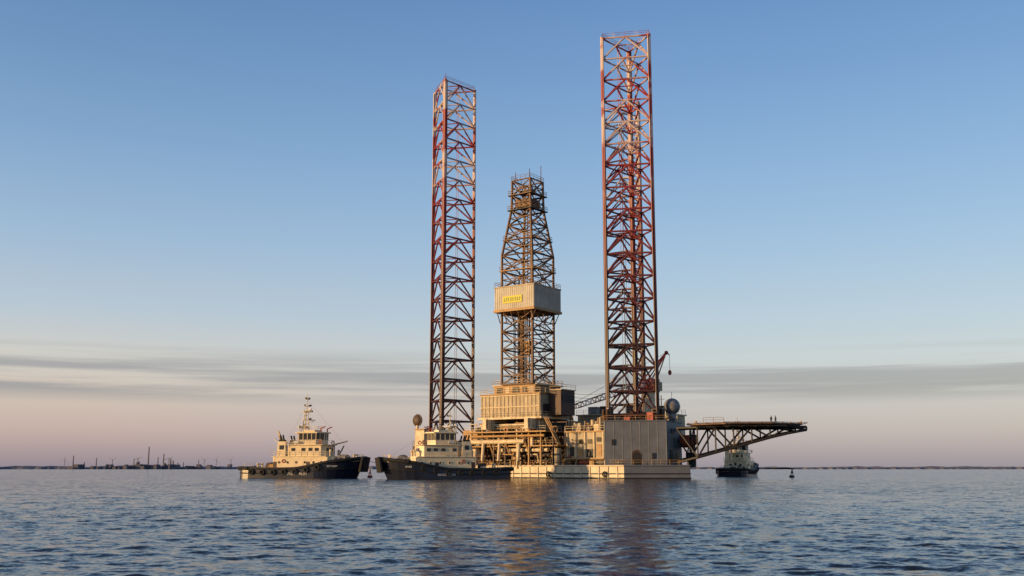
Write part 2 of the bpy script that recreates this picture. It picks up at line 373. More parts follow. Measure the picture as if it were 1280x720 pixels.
q.bx(2,24,16,32,7.6,15.4,'beige'); q.bx(1.6,24.4,15.6,32.4,15.403,15.7,'cream')
for z in(9.2,12.2):
    for i in range(9): q.bx(3+i*2.3,4.1+i*2.3,15.9,15.997,z,z+1,'glass')
q.rail([(1.8,15.8,15.7),(24.2,15.8,15.7),(24.2,32,15.7)],'white')
for i in range(5): q.box((5+i*4,20+random.uniform(-2,5),16.7),(2.4,2,2),random.choice(['grey','cream','brown']))
q.build('deckhouses',rig)

# clutter
c=MB()
mt=['cream','goldsteel','brown','dark','beige','dark','grey','red','goldsteel','brown','cream']
def clutter(n,x0,x1,y0,y1,z,smin=.4,smax=1.7):
    for _ in range(n):
        x=random.uniform(x0,x1); y=random.uniform(y0,y1); k=random.random(); m_=random.choice(mt)
        if k<.45:
            hh=random.uniform(smin,smax)*1.3; c.box((x,y,z+hh/2),(random.uniform(smin,smax),random.uniform(smin,smax),hh),m_,rz=random.choice([0,0,.2]))
        elif k<.65:
            hh=random.uniform(1,2.2*smax); c.beam((x,y,z),(x,y,z+hh),random.uniform(.15,.5),m_,10)
        elif k<.82:
            L=random.uniform(1,3); c.beam((x-L/2,y,z+.6),(x+L/2,y,z+.6),random.uniform(.2,.5),m_,10)
        else:
            hh=random.uniform(2,4); c.beam((x,y,z),(x+random.uniform(-1,1),y,z+hh),.1,m_,4)
clutter(70,-27,27,-7,-3.5,3.0)
clutter(45,-14,9,-9,-3.5,7.6,.4,1.3)
clutter(40,-14,9,-9,-4,10.9,.3,1.0)
clutter(50,12,30,-1,14,7.6,.8,2.2)
clutter(25,-28,-14,0,14,7.6,.8,2.2)
clutter(18,-9,7,-8,4,19.85,.3,1.0)
clutter(30,12.8,23,-6,-1,10.7,.4,1.4)
for k in range(55):
    x=random.uniform(-14,10); z=random.choice([4.2,5.5,8.2,9.4,11.8,12.8]); L=random.uniform(1.5,5); y=-7-random.random()*2
    m_=random.choice(['cream','goldsteel','brown','dark'])
    c.beam((x,y,z),(x+L,y,z),random.uniform(.08,.2),m_,6)
    c.beam((x+L,y,z),(x+L+random.uniform(-.5,.5),y,z-random.uniform(1,2.5)),.12,m_,6)
wx=[(22,241),(26,234.5),(31,233.2),(35.5,238),(36.5,243)]
for X,Y in wx:
    a=w2l(X,Y); hh=random.uniform(.8,1.8); c.box((a[0],a[1],12.8+hh/2),(1.5,1.2,hh),random.choice(['brown','goldsteel','cream','red']))
c.build('deck_equipment',rig)

f=MB()
p=w2l(-24.0,266); f.beam((*p,3),(*p,13.2),.35,'cream',8); f.sphere((*p,14.3),1.4,'brown',14,(1,.5,1)); f.torus((*p,14.3),1.4,.22,'brown','Y')
p=w2l(-22.6,265.5); f.box((*p,8.5),(3,2.4,6.5),'cream'); f.box((*p,12.0),(3.4,2.8,.3),'goldsteel')
p=w2l(-9.5,262); f.box((*p,9.8),(4.5,3,3.6),'goldsteel'); f.beam((*w2l(-7,260.5),7),(*w2l(-7,260.5),12.6),.6,'cream',10)
f.build('winch_house',rig)

r_=MB(); p=w2l(36.2,236.5)
r_.sphere((*p,16.1),1.85,'dome',24); r_.beam((*p,12.8),(*p,14.5),.7,'dome',12,.9)
r_.build('radome',rig,smooth=True)
r2=MB(); r2.torus((*p,16.1),1.87,.05,'grey','Z',24); r2.beam((*p,17.9),(*p,19.4),.05,'dark',5)
p2=w2l(33.6,235); r2.beam((*p2,12.8),(*p2,18.5),.1,'brown',5); r2.beam((p2[0]-.8,p2[1],17.6),(p2[0]+.8,p2[1],17.6),.06,'brown',4)
for (X,Y,zt) in((35,238.5,17.2),(38,241,15.8),(21.5,235,15.6)):
    p3=w2l(X,Y); r2.beam((*p3,12.8),(*p3,zt),.07,'white',4)
r2.build('aerials',rig)

# cranes
k_=MB()
def lattice(p,q,w0,w1,n,mat1,mat2,r=.1):
    p=Vector(p);q=Vector(q);dd=(q-p).normalized(); side_=dd.cross(Vector((0,0,1))).normalized(); up_=side_.cross(dd)
    prev=None
    for i in range(n+1):
        t=i/n; ww=w0+(w1-w0)*t
        if t<.1: ww*=.4+6*t
        if t>.9: ww*=max(.3,(1-t)*10)
        o=p.lerp(q,t); ring=[o+side_*ww*a+up_*ww*b_ for a,b_ in((-.5,-.5),(.5,-.5),(.5,.5),(-.5,.5))]
        if prev:
            m_=mat1 if (i//2)%2 else mat2
            for a in range(4):
                k_.beam(prev[a],ring[a],r,m_,4); k_.beam(prev[a],ring[(a+1)%4],r*.7,m_,4); k_.beam(ring[a],ring[(a+1)%4],r*.7,m_,4)
        prev=ring
cb=w2l(34.5,261,0); tip=w2l(13.2,249.5,16.2)
k_.beam((cb[0],cb[1],7),(cb[0],cb[1],21),1.3,'cream',14); k_.box((cb[0],cb[1],22.7),(4,3.2,3.2),'red'); k_.box((cb[0]+2.2,cb[1],22.4),(1.6,2,2.2),'glass')
hp=w2l(33,259.5,23.2); lattice(hp,tip,1.7,1.0,16,'red','white')
top=w2l(39.0,262,31.2); top=Vector(top)
for dx in(-1.3,1.3):
    k_.beam((cb[0]+dx,cb[1]-1,24.3),top,.2,'red'); k_.beam((cb[0]+dx,cb[1]+1.5,24.3),top,.16,'red')
k_.beam(top,top+Vector((.3,-.4,-.2)),.5,'red'); k_.beam(top,Vector(tip)+Vector((0,0,.6)),.05,'dark',4)
hk=Vector(w2l(39.8,262,30.6)); k_.beam(top,hk,.15,'red'); k_.beam(hk,hk-Vector((0,0,4.2)),.05,'dark',4); k_.sphere(hk-Vector((0,0,4.5)),.5,'red',8,(1,1,1.4))
k_.beam(w2l(14,250,7.6),w2l(14,250,15.6),.25,'goldsteel'); k_.beam(w2l(16,250,7.6),w2l(14,250,15.6),.18,'goldsteel')
for z0,z1 in((21.6,19.5),(20.8,18.6),(19.6,18.2)):
    a=Vector(w2l(8.5,248,z0)); e=Vector(w2l(22.5,240,z1))
    for i in range(6):
        t0,t1=i/6,(i+1)/6; f0=lambda t:a.lerp(e,t)-Vector((0,0,1.2*math.sin(math.pi*t)))
        k_.beam(f0(t0),f0(t1),.06,'black',4)
k_.build('pedestal_crane',rig)

# helideck
hd=MB()
def WL(X,Y,Z): return w2l(X,Y,Z)
HC=(51.8,232.5); HR=12.6
oct_=[w2l(HC[0]+HR*math.cos(R(22.5+45*i-7)),HC[1]+HR*.86*math.sin(R(22.5+45*i-7))) for i in range(8)]
hd.prism(oct_,11.55,11.95,'dark')
for i in range(8):
    a=Vector((*oct_[i],11.75)); b2=Vector((*oct_[(i+1)%8],11.75)); cc=Vector((*w2l(*HC),11.75))
    ao=a+(a-cc).normalized()*1.3+Vector((0,0,.25)); bo=b2+(b2-cc).normalized()*1.3+Vector((0,0,.25))
    hd.beam(ao,bo,.07,'steel',4); hd.beam(a,b2,.22,'steel',5)
    for t in np.linspace(0,1,5): hd.beam(a.lerp(b2,t),ao.lerp(bo,t),.06,'steel',4)
for yy in np.linspace(-9,9,7):
    x0=math.sqrt(max(0,1-(yy/10.9)**2))*HR*.93
    hd.beam(WL(HC[0]-x0,HC[1]+yy+.8,11.3),WL(HC[0]+x0,HC[1]+yy-.8,11.3),.2,'dark',4)
for xx in np.linspace(-11,11,9): 
    y0=math.sqrt(max(0,1-(xx/12.6)**2))*10; hd.beam(WL(HC[0]+xx,HC[1]-y0,11.1),WL(HC[0]+xx,HC[1]+y0,11.1),.14,'dark',4)
for yo in(-4.5,4.5):
    n=7; tops=[];bots=[]
    for i in range(n+1):
        t=i/n; X=36.5+t*27.0; Yb=233.5-t*3.0+yo+ (3.5 if i==0 else 0)
        zt=11.1; zb=3.6+ (t/0.8)*5.9 if t<.8 else 9.5+(t-.8)*5
        tops.append(Vector(WL(X,Yb,zt))); bots.append(Vector(WL(X,Yb,min(zb,10.6))))
    for i in range(n):
        hd.beam(tops[i],tops[i+1],.28,'dark'); hd.beam(bots[i],bots[i+1],.3,'dark'); hd.beam(tops[i+1],bots[i+1],.18,'dark')
        if i%2==0: hd.beam(tops[i],bots[i+1],.2,'dark')
        else: hd.beam(bots[i],tops[i+1],.2,'dark')
    if yo<0: b0=bots
    else:
        for i in range(1,n+1): hd.beam(b0[i],bots[i],.14,'dark',4); hd.beam(b0[i-1],bots[i],.12,'dark',4)
hd.rail([WL(41,224.5,11.9),WL(45,222.6,11.9)],'steel')
for X,Y in((40.2,229),(63.4,230),(45,242)): hd.box(WL(X,Y,12.25),(.35,.35,.5),'goldsteel')
hd.build('helideck',rig)

lb=MB()
p=WL(40.2,242.5,8.2); lb.sphere(p,1.3,'orange',16,(2.2,1,.95)); lb.box((p[0],p[1],9.4),(2.2,1.3,.9),'orange')
for dx in(-2,2): lb.beam((p[0]+dx,p[1],9.3),(p[0]+dx,p[1],11.3),.08,'dark'); lb.beam((p[0]+dx,p[1],11.3),(p[0]+dx-1,p[1]-1.6,6),.15,'grey')
lb.build('lifeboat',rig)
st=MB()
for k in range(5): 
    st.box(WL(39.5+.5*k,238+1.5*k,3+1.6*k),(1.6,1.6,.12),'goldsteel'); st.beam(WL(39.5+.5*k,238+1.5*k,3+1.6*k),WL(40+.5*k,239.5+1.5*k,4.6+1.6*k),.1,'goldsteel',4)
st.beam(WL(41.2,237.5,3),WL(41.2,237.5,11),.25,'brown'); st.beam(WL(41.8,246,3),WL(41.8,246,11),.3,'brown')
st.beam(WL(41.2,237.5,4),WL(41.8,246,10.5),.18,'brown')
for X,Y,z,dx,dz in((41,239.5,4,1.4,3),(42.2,244,9,1.2,2),(40.8,241,5.2,1.8,1.4)): st.box(WL(X,Y,z),(dx,1,dz),random.choice(['teal','dark','brown']))
st.build('helideck_stair',rig)

# ------------------------------------------------------------------ tugboats
def interp(x,xs,ys): return float(np.interp(x,xs,ys))
def tug(loc,rz,sc=1.0,mast=20.0,name_txt='HARBOUR TUG',wh_dx=0.0,seed=1,crane=True):
    rnd=random.Random(seed)
    T=empty('tugboat',loc,rz,sc)
    hb=MB()
    xs=np.concatenate([np.linspace(-15,-12.5,8),np.linspace(-12,8,20),np.linspace(8.7,15.6,16)])
    def bt(x): return interp(x,[-15,-14.6,-13.8,-12,-8,5,8,10,12,13.5,14.7,15.3,15.6],[3.2,4.1,4.7,5.1,5.25,5.25,5.0,4.4,3.45,2.5,1.5,.8,.25])
    def zt(x): return interp(x,[-15,-6,0,3,8,15.6],[2.75,2.5,2.6,3.1,4.1,5.1])
    rings=[]
    for x in xs:
        z=zt(x); b_=bt(x); f_=min(1,max(0,(x-5)/10.6)); xw=x-2.1*f_*f_; bw=b_*(1-.35*f_)
        P=[(xw-.3*f_,bw*.8,-1.2),(xw,bw,0.0),(x-.9*f_*f_,b_*(1-.1*f_),z*.55),(x,b_,z),(x-.12*f_,max(.05,b_-.22),z),(x-.12*f_,max(.05,b_-.22),z-1.0)]
        rings.append(P+[(a,-b2,c2) for a,b2,c2 in P[::-1]])
    n=len(rings[0])
    for i in range(len(rings)-1):
        for k in range(n-1):
            mt_='navy'
            if k in(4,6): mt_='tugcream'
            if k==5: mt_='tugdeck'
            hb.add([rings[i][k],rings[i+1][k],rings[i+1][k+1],rings[i][k+1]],[(0,1,2,3)],mt_)
    hb.add(rings[0],[tuple(range(n))],'navy'); hb.add(rings[-1],[tuple(range(n))],'navy')
    ho=hb.build('hull',T)
    bm=bmesh.new(); bm.from_mesh(ho.data); bmesh.ops.remove_doubles(bm,verts=bm.verts,dist=.001); bmesh.ops.recalc_face_normals(bm,faces=bm.faces); bm.to_mesh(ho.data); bm.free()
    f=MB()
    for s_ in(1,-1):
        for i in range(len(rings)-1):
            k=3 if s_==1 else n-4
            a=Vector(rings[i][k])+Vector((0,s_*.12,-.38)); b2=Vector(rings[i+1][k])+Vector((0,s_*.12,-.38))
            big=.42 if (xs[i]>9 or xs[i]<-12) else .24
            f.beam(a,b2,big,'black',8)
            k=2 if s_==1 else n-3
            a=Vector(rings[i][k])+Vector((0,s_*.03,-.3)); b2=Vector(rings[i+1][k])+Vector((0,s_*.03,-.3))
            f.beam(a,b2,.13,'black',6)
        for x in(-11,-8.2,-5.4,-2.6,.2,3.0,5.8):
            f.torus((x,s_*(bt(x)+.3),zt(x)-1.15),.5,.2,'black')
    for k in range(7):
        a=R(-60+20*k); f.beam((14.4+1.1*math.cos(a),1.9*math.sin(a),1.5),(15.1+1.0*math.cos(a),2.0*math.sin(a),4.9),.45,'black',8)
    f.beam((-15.2,-3.4,2.3),(-15.2,3.4,2.3),.5,'black',10)
    f.build('fenders',T)
    s=MB(); dk=1.6
    def cab(x0,x1,hw,z0,z1,mat='tugcream',ch=.7,fl=0.0):
        poly=[(x0,-hw+ch*.4),(x0+ch*.4,-hw),(x1-ch*1.6,-hw),(x1,-hw+ch*1.6),(x1,hw-ch*1.6),(x1-ch*1.6,hw),(x0+ch*.4,hw),(x0,hw-ch*.4)]
        s.prism(poly,z0,z1,mat); return poly
    cab(-6.5,8.6,3.7,dk,5.0)
    cab(-6.8,8.3,3.95,5.003,5.15,'tugcream')
    cab(-2.6,6.6,3.0,5.153,7.7); cab(-3.4,7.2,3.5,7.703,7.83)
    x0=-0.8+wh_dx; x1=5.4+wh_dx
    cab(x0,x1,2.6,7.833,8.9,ch=.9); cab(x0+.05,x1-.05,2.55,8.903,10.5,'glass',ch=.9); 
    pl=[(x0,-2.24),(x0+.36,-2.6),(x1-1.44,-2.6),(x1,-1.16),(x1,1.16),(x1-1.44,2.6),(x0+.36,2.6),(x0,2.24)]
    for i in range(8):
        a=Vector((*pl[i],0)); b2=Vector((*pl[(i+1)%8],0)); m=max(1,round((b2-a).length/1.05))
        for k in range(m):
            q_=a.lerp(b2,k/m); s.beam((q_.x,q_.y,8.85),(q_.x,q_.y,10.55),.09,'tugcream',4)
    cab(x0-.5,x1+.6,3.0,10.503,10.8,ch=1.0); cab(x0+1,x1-1.5,1.6,10.803,11.3,ch=.5)
    for sgn in(1,-1):
        for x in(-4.8,-2.6,-.4,1.8,4.0,6.0): s.beam((x,sgn*3.68,3.7),(x,sgn*3.76,3.7),.26,'glass',12); s.torus((x,sgn*3.74,3.7),.3,.05,'tugcream')
        for x in(-5.9,2.6): s.box((x,sgn*3.75,2.9),(.8,.1,1.9),'brown')
        for x in(-1.6,1.0,2.8,4.4): s.box((x,sgn*3.05,6.7),(.9,.1,.7),'glass')
        s.torus((-3.6,sgn*3.8,4.0),.38,.1,'orange'); s.torus((5.6,sgn*3.6,8.4),.38,.1,'orange')
        s.rail([(-6.7,sgn*3.8,5.15),(7,sgn*3.8,5.15)],'tugcream',sp=1.4,r=.04)
        s.rail([(-3.3,sgn*3.4,7.83),(5.8,sgn*3.4,7.83)],'tugcream',sp=1.4,r=.04)
        s.prism([(-5.6,sgn*2.9-.65),(-3.3,sgn*2.9-.65),(-3.3,sgn*2.9+.65),(-5.6,sgn*2.9+.65)],5.153,8.6,'tugcream',scale=.85)
        s.bx(-5.2,-3.7,sgn*2.9-.5,sgn*2.9+.5,8.603,9.0,'black')
        for dx in(-.4,.3): s.beam((-4.4+dx,sgn*2.9,9),(-4.7+dx,sgn*2.9,10.1),.2,'black',8)
        s.box((-4.4,sgn*3.6,7.2),(1.0,.06,1.0),'navy')
        s.beam((-1.4,sgn*3.1,8.4),(-.2,sgn*3.1,8.4),.34,'white',10)
        s.beam((7.6,sgn*2.4,5.15),(7.6,sgn*2.4,6.3),.22,'tugcream',8); s.sphere((7.7,sgn*2.4,6.4),.35,'tugcream',8)
    for y in(-1.6,0,1.6):
        s.box((6.62,y,6.7),(.1,1.0,.7),'glass'); s.box((-2.65,y,6.7),(.1,.8,.7),'glass'); s.box((-6.55,y,3.6),(.1,.8,1.0 if y else 1.9),'brown' if y==0 else 'glass')
    s.rail([(-6.7,-3.8,5.15),(-6.7,3.8,5.15)],'tugcream',sp=1.4,r=.04)
    s.rail([(x0+1.1,-1.5,11.3),(x1-1.6,-1.5,11.3),(x1-1.6,1.5,11.3),(x0+1.1,1.5,11.3)],'tugcream',h=.9,sp=1.2,r=.035,closed=True)
    for y in(-1.9,1.9):
        s.beam((x1-.6,y,10.8),(x1-.6,y,11.6),.14,'red',8); s.beam((x1-.7,y,11.6),(x1+.6,y,12.1),.13,'red',8)
        s.beam((x0+.3,y,10.8),(x0+.3,y,11.9),.07,'tugcream',5); s.box((x0+.3,y,12.1),(.5,.5,.45),'grey')
    s.build('superstructure',T)
    m=MB(); mx=x0+1.0; H=mast; zb=10.8
    for sx,sy in((-.8,-.9),(-.8,.9),(.7,0)):
        m.beam((mx+sx,sy,zb),(mx+sx*.35,sy*.3,H-4.2),.15,'tugcream',6,.12)
    for i,z in enumerate(np.linspace(zb+1,max(zb+1.2,H-4.4),5)):
        t=min(1,(z-zb)/max(.5,H-4.2-zb)); a=1-.68*t
        pts=[(mx-.8*a,-.9*a,z),(mx-.8*a,.9*a,z),(mx+.7*a,0,z)]
        for k in range(3): m.beam(pts[k],pts[(k+1)%3],.07,'tugcream',4)
    m.beam((mx,0,H-4.6),(mx,0,H),.12,'tugcream',6,.07)
    for z,wd in((H-1.5,.7),(H-3.2,1.2),(H-4.6,1.7),(H-6.4,1.3)):
        if z<11.2: continue
        m.beam((mx,-wd,z),(mx,wd,z),.08,'tugcream',4); m.beam((mx-wd*.9,0,z),(mx+wd*.9,0,z),.07,'tugcream',4)
        for y in(-wd,wd): m.box((mx,y,z+.22),(.3,.3,.45),rnd.choice(['black','white','grey']))
        m.box((mx+wd*.8,0,z+.2),(.3,.3,.4),'black')
    zr=max(H-4.2,11.9)
    m.box((mx+.5,0,zr),(1.2,1.2,.12),'tugcream'); m.box((mx+.8,0,zr+.35),(.3,2.3,.22),'white',rz=.7); m.beam((mx+.8,0,zr),(mx+.8,0,zr+.3),.2,'white')
    if H>18: m.box((mx+1.0,0,H-6.9),(1.3,1.3,.12),'tugcream'); m.box((mx+1.3,0,H-6.5),(.3,2.0,.22),'white',rz=-.5)
    m.sphere((mx-1.3,1.0,12.4),.5,'white',12); m.beam((mx-1.3,1,10.8),(mx-1.3,1,12.0),.1,'white',5)
    m.sphere((mx-1.3,-1.2,12.0),.38,'white',12); m.beam((mx-1.3,-1.2,10.8),(mx-1.3,-1.2,11.7),.08,'white',5)
    for y,zz in((-2.2,15.2),(2.3,14.4),(-1.0,14.0)): m.beam((x0+.2,y,10.8),(x0,y,zz),.035,'white',4,.02)
    for a,b2 in(((mx,0,H-1.6),(12.5,0,5.4)),((mx,0,H-3),(-6.3,0,6.4))): m.beam(a,b2,.014,'black',3)
    m.build('mast',T)
    g_=MB()
    g_.beam((10.0,-1.5,4.3),(10.0,1.5,4.3),.95,'brown',14)
    for y in(-1.7,1.7,0): g_.beam((10,y-.08,4.3),(10,y+.08,4.3),1.25,'grey',16)
    g_.bx(8.9,11.1,-2.1,2.1,2.7,3.3,'grey'); g_.box((10.4,2.4,4.1),(1.2,.8,1.1),'grey')
    for y in(-.9,.9): g_.beam((13,y,3.7),(13,y,5.6),.22,'tugcream',8)
    g_.beam((13,-1.3,5.4),(13,1.3,5.4),.2,'tugcream',8)
    g_.bx(-9.6,-7.8,-1.5,1.5,1.6,2.3,'grey'); g_.beam((-8.7,-1.3,2.9),(-8.7,1.3,2.9),.8,'brown',14)
    for y in(-1.2,1.2): g_.beam((-11.6,y,1.6),(-11.6,y,3.6),.2,'tugcream',8)
    g_.beam((-11.6,-1.6,3.3),(-11.6,1.6,3.3),.17,'tugcream',8)
    g_.rail([(-13.8,-3.6,2.7),(-14.6,-2.4,2.7),(-14.6,2.4,2.7),(-13.8,3.6,2.7)],'tugcream',h=.9,sp=1.2,r=.035)
    g_.rail([(9,-4.0,4.3),(12.8,-2.6,4.75),(14.6,-1.2,5.0),(14.6,1.2,5.0),(12.8,2.6,4.75),(9,4.0,4.3)],'tugcream',h=.55,sp=1.2,r=.03)
    if crane:
        g_.beam((-6.0,1.2,5.0),(-6.0,1.2,8.2),.35,'tugcream',8); g_.beam((-6,1.2,8.1),(-7.8,1.2,11.2),.26,'tugcream',6); g_.beam((-7.8,1.2,11.2),(-6.6,1.2,7.6),.18,'goldsteel',6)
        g_.beam((-5.5,-1.6,5.1),(-5.5,-1.6,7.6),.2,'tugcream',6); g_.beam((-5.5,-1.6,7.6),(-7.2,-1.6,9.3),.16,'white',6)
        g_.sphere((-1.2,3.3,5.9),.6,'orange',12,(2.2,.8,.7))
        g_.beam((8.0,-1.2,5.1),(8.0,-1.2,7.8),.22,'grey',8); g_.beam((8.0,-1.2,7.8),(11.4,-1.2,8.6),.16,'grey',6); g_.beam((8,1.5,5.1),(9.4,1.5,7.6),.16,'brown',6)
    else:
        g_.bx(-6.3,-2.9,-1.8,1.8,5.15,6.6,'tugcream'); g_.sphere((-3.8,-3.0,5.9),.6,'orange',12,(2.2,.8,.7))
    for _ in range(14):
        x=rnd.uniform(-9,-7) if rnd.random()<.4 else rnd.uniform(7.5,9); g_.box((x,rnd.uniform(-3,3),rnd.uniform(2.2,3.0)+ (1 if x>0 else 0)),(rnd.uniform(.3,.9),rnd.uniform(.3,.9),rnd.uniform(.4,1.2)),rnd.choice(['grey','brown','tugcream','goldsteel']))
    g_.build('deck_gear',T)
    for sgn in(1,-1):
        for (x,size,txt) in((0.5,.8,name_txt),(9.2,.6,name_txt.split()[0])):
            cu=bpy.data.curves.new('name_text','FONT'); cu.body=txt; cu.size=size; cu.extrude=.02; cu.align_x='CENTER'
            to=bpy.data.objects.new('name_letters',cu); scene.collection.objects.link(to); to.parent=T
            if x<5: to.location=(x,sgn*5.38,.75); to.rotation_euler=(R(90),0,0 if sgn<0 else R(180))
            else:
                ang=.30; to.location=(x,sgn*(bt(x)+.02),2.6); to.rotation_euler=(R(82),0,(ang) if sgn<0 else R(180)-ang)
            cu.materials.append(M['white'])
    return T
tug((-49.6,252,0),R(-14),1.0,20.2,'ESTUARY PILOT',seed=3)
tug((-14.5,229.5,0),R(180+13),0.93,16.0,'RIVER STAR',wh_dx=-1.2,seed=5,crane=False)
tug((65.6,305,0),R(68),0.86,19.5,'COAST GUIDE',seed=9)

t=MB(); a=Vector((-35,248.2,4.4)); e=Vector((-23,264,4.2))
for i in range(14):
    f0=lambda u_:a.lerp(e,u_)-Vector((0,0,1.3*math.sin(math.pi*u_)))
    t.beam(f0(i/14),f0((i+1)/14),.06,'dark',5)
t.build('tow_line')

# ------------------------------------------------------------------ buoys
def buoy(loc,colr,hh):
    m=MB(); m.beam((0,0,-.4),(0,0,.45),.75,colr,16,.62); m.beam((0,0,.45),(0,0,.6),.62,colr,16,.4)
    for i in range(4):
        a=math.pi/2*i+.4; m.beam((.45*math.cos(a),.45*math.sin(a),.5),(.15*math.cos(a),.15*math.sin(a),hh),.05,colr,5)
    for z in(1.1,hh*.75): m.torus((0,0,z),.36-.1*z/2,.035,colr,'Z')
    m.beam((0,0,hh),(0,0,hh+.3),.2,colr,10); m.beam((0,0,hh+.3),(0,0,hh+.5),.1,'white',8); m.beam((0,0,hh*.5),(0,0,hh*.9),.22,colr,8,.05)
    o=m.build('navigation_buoy'); o.location=loc; return o
buoy((-35.5,264,0),'red',1.7); buoy((71.5,270,0),'dark',1.9).rotation_euler=(0,R(4),0)

# ------------------------------------------------------------------ people on the helideck
def pmat(name,jacket):
    m=bpy.data.materials.new(name); m.use_nodes=True; nt=m.node_tree; b=nt.nodes['Principled BSDF']; b.inputs['Roughness'].default_value=.8
    tc=nn(nt,'ShaderNodeTexCoord'); sp=nn(nt,'ShaderNodeSeparateXYZ'); nt.links.new(tc.outputs['Object'],sp.inputs[0])
    cr=nn(nt,'ShaderNodeValToRGB'); cr.color_ramp.interpolation='CONSTANT'; el=cr.color_ramp.elements
    el[0].position=0; el[0].color=(.01,.01,.01,1); el[1].position=.05; el[1].color=(.02,.025,.05,1)
    e=el.new(.47); e.color=jacket+(1,); e=el.new(.755); e.color=(.4,.22,.15,1)
    dv=nn(nt,'ShaderNodeMath',operation='DIVIDE'); dv.inputs[1].default_value=2; nt.links.new(sp.outputs[2],dv.inputs[0])
    nt.links.new(dv.outputs[0],cr.inputs[0]); nt.links.new(cr.outputs[0],b.inputs['Base Color']); return m
def person(loc,rz,jacket,pose):
    P={'pel':(0,0,.95,.15),'sp':(0,.01,1.15,.14),'ch':(0,0,1.38,.17),'nk':(0,-.01,1.53,.065),'hd':(0,-.03,1.66,.105),'ht':(0,-.03,1.74,.08)}
    E=[('pel','sp'),('sp','ch'),('ch','nk'),('nk','hd'),('hd','ht')]
    for s_,n_ in((1,'l'),(-1,'r')):
        st=pose*s_*.12
        P['hip'+n_]=(s_*.10,0,.88,.10); P['kn'+n_]=(s_*.13,-.03-st*.6,.49,.07); P['an'+n_]=(s_*.14,.02-st,.09,.05); P['to'+n_]=(s_*.16,-.17-st,.04,.045)
        P['sh'+n_]=(s_*.20,0,1.42,.075); 
        if pose>0 and s_==1: P['el'+n_]=(s_*.30,-.05,1.17,.055); P['wr'+n_]=(s_*.18,-.25,1.12,.04); P['ha'+n_]=(s_*.12,-.33,1.16,.04)
        else: P['el'+n_]=(s_*.28,.02,1.14,.055); P['wr'+n_]=(s_*.27,-.06,.90,.04); P['ha'+n_]=(s_*.26,-.09,.80,.04)
        E+=[('pel','hip'+n_),('hip'+n_,'kn'+n_),('kn'+n_,'an'+n_),('an'+n_,'to'+n_),('ch','sh'+n_),('sh'+n_,'el'+n_),('el'+n_,'wr'+n_),('wr'+n_,'ha'+n_)]
    keys=list(P); me=bpy.data.meshes.new('person'); me.from_pydata([P[k][:3] for k in keys],[(keys.index(a),keys.index(b)) for a,b in E],[])
    o=bpy.data.objects.new('person',me); scene.collection.objects.link(o); o.location=loc; o.rotation_euler=(0,0,rz)
    sk=o.modifiers.new('skin','SKIN'); 
    for i,k in enumerate(keys): me.skin_vertices[0].data[i].radius=(P[k][3],)*2
    me.skin_vertices[0].data[0].use_root=True
    o.modifiers.new('sub','SUBSURF').levels=2; o.modifiers['sub'].render_levels=2
    me.materials.append(pmat('clothing',jacket))
    hm=MB(); hm.sphere((0,-.03,1.74),.14,'grey',14,(1,1.1,.75)); hm.box((0,-.17,1.72),(.2,.1,.02),'grey'); hm.build('hard_hat',o,smooth=True)
person((57.3,231.5,11.96),R(30),(.06,.03,.02),1); person((58.35,231.8,11.96),R(-70),(.05,.05,.06),-1)

# ------------------------------------------------------------------ distant shore
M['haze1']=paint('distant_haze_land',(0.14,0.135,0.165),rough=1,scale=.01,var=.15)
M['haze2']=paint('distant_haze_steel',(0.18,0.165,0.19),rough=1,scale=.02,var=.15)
def shore(name,x0,x1,Y,h0,seed,mat='haze1'):
    rnd=random.Random(seed); m=MB(); n=260; prev=None; hh=h0
    for i in range(n+1):
        x=x0+(x1-x0)*i/n; hh+= (h0-hh)*.3+rnd.uniform(-1,1)*h0*.22; hh=max(1.5,hh)
        y=Y+rnd.uniform(-20,20); cur=[(x,y,-1),(x,y+20,hh*.7),(x,y+120,hh),(x,y+500,hh*.6),(x,y+900,-1)]
        if prev:
            for k in range(4): m.add([prev[k],cur[k],cur[k+1],prev[k+1]],[(0,1,2,3)],mat)
        prev=cur
    m.build(name)
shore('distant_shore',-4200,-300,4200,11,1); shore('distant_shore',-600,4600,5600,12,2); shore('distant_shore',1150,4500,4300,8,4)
ref=empty('distant_refinery',(0,4150,0))
m=MB(); rnd=random.Random(5); kx=4150/1319
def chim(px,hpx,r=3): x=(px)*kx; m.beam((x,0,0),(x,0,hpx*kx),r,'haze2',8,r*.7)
for px,hp,r in((-455,28,3),(-443,15,2.4),(-436,19,3),(-427,13,3.4),(-424,11,3.4),(-473,13,2.2),(-466,10,2),(-418,8,3),(-411,9,2),(-392,12,2),(-520,14,2.4),(-535,9,2.4),(-549,17,2.6)): chim(px,hp,r)
for i in range(56):
    x=rnd.gauss(-450,48)*kx; w_=rnd.uniform(6,24); hh=rnd.uniform(7,20)
    m.box((x,rnd.uniform(-60,60),hh/2),(w_,30,hh),'haze1' if rnd.random()<.6 else 'haze2')
for i in range(8):
    x=rnd.uniform(-480,-405)*kx; m.beam((x,0,0),(x,0,rnd.uniform(12,28)),rnd.uniform(6,11),'haze2',16)
for px in(-470,-431):
    x=px*kx; m.beam((x,0,0),(x+6,0,44),.9,'haze2',4); m.beam((x+12,0,0),(x+6,0,44),.9,'haze2',4); m.beam((x-12,0,38),(x+20,0,46),.9,'haze2',4)
m.build('refinery_plant',ref)
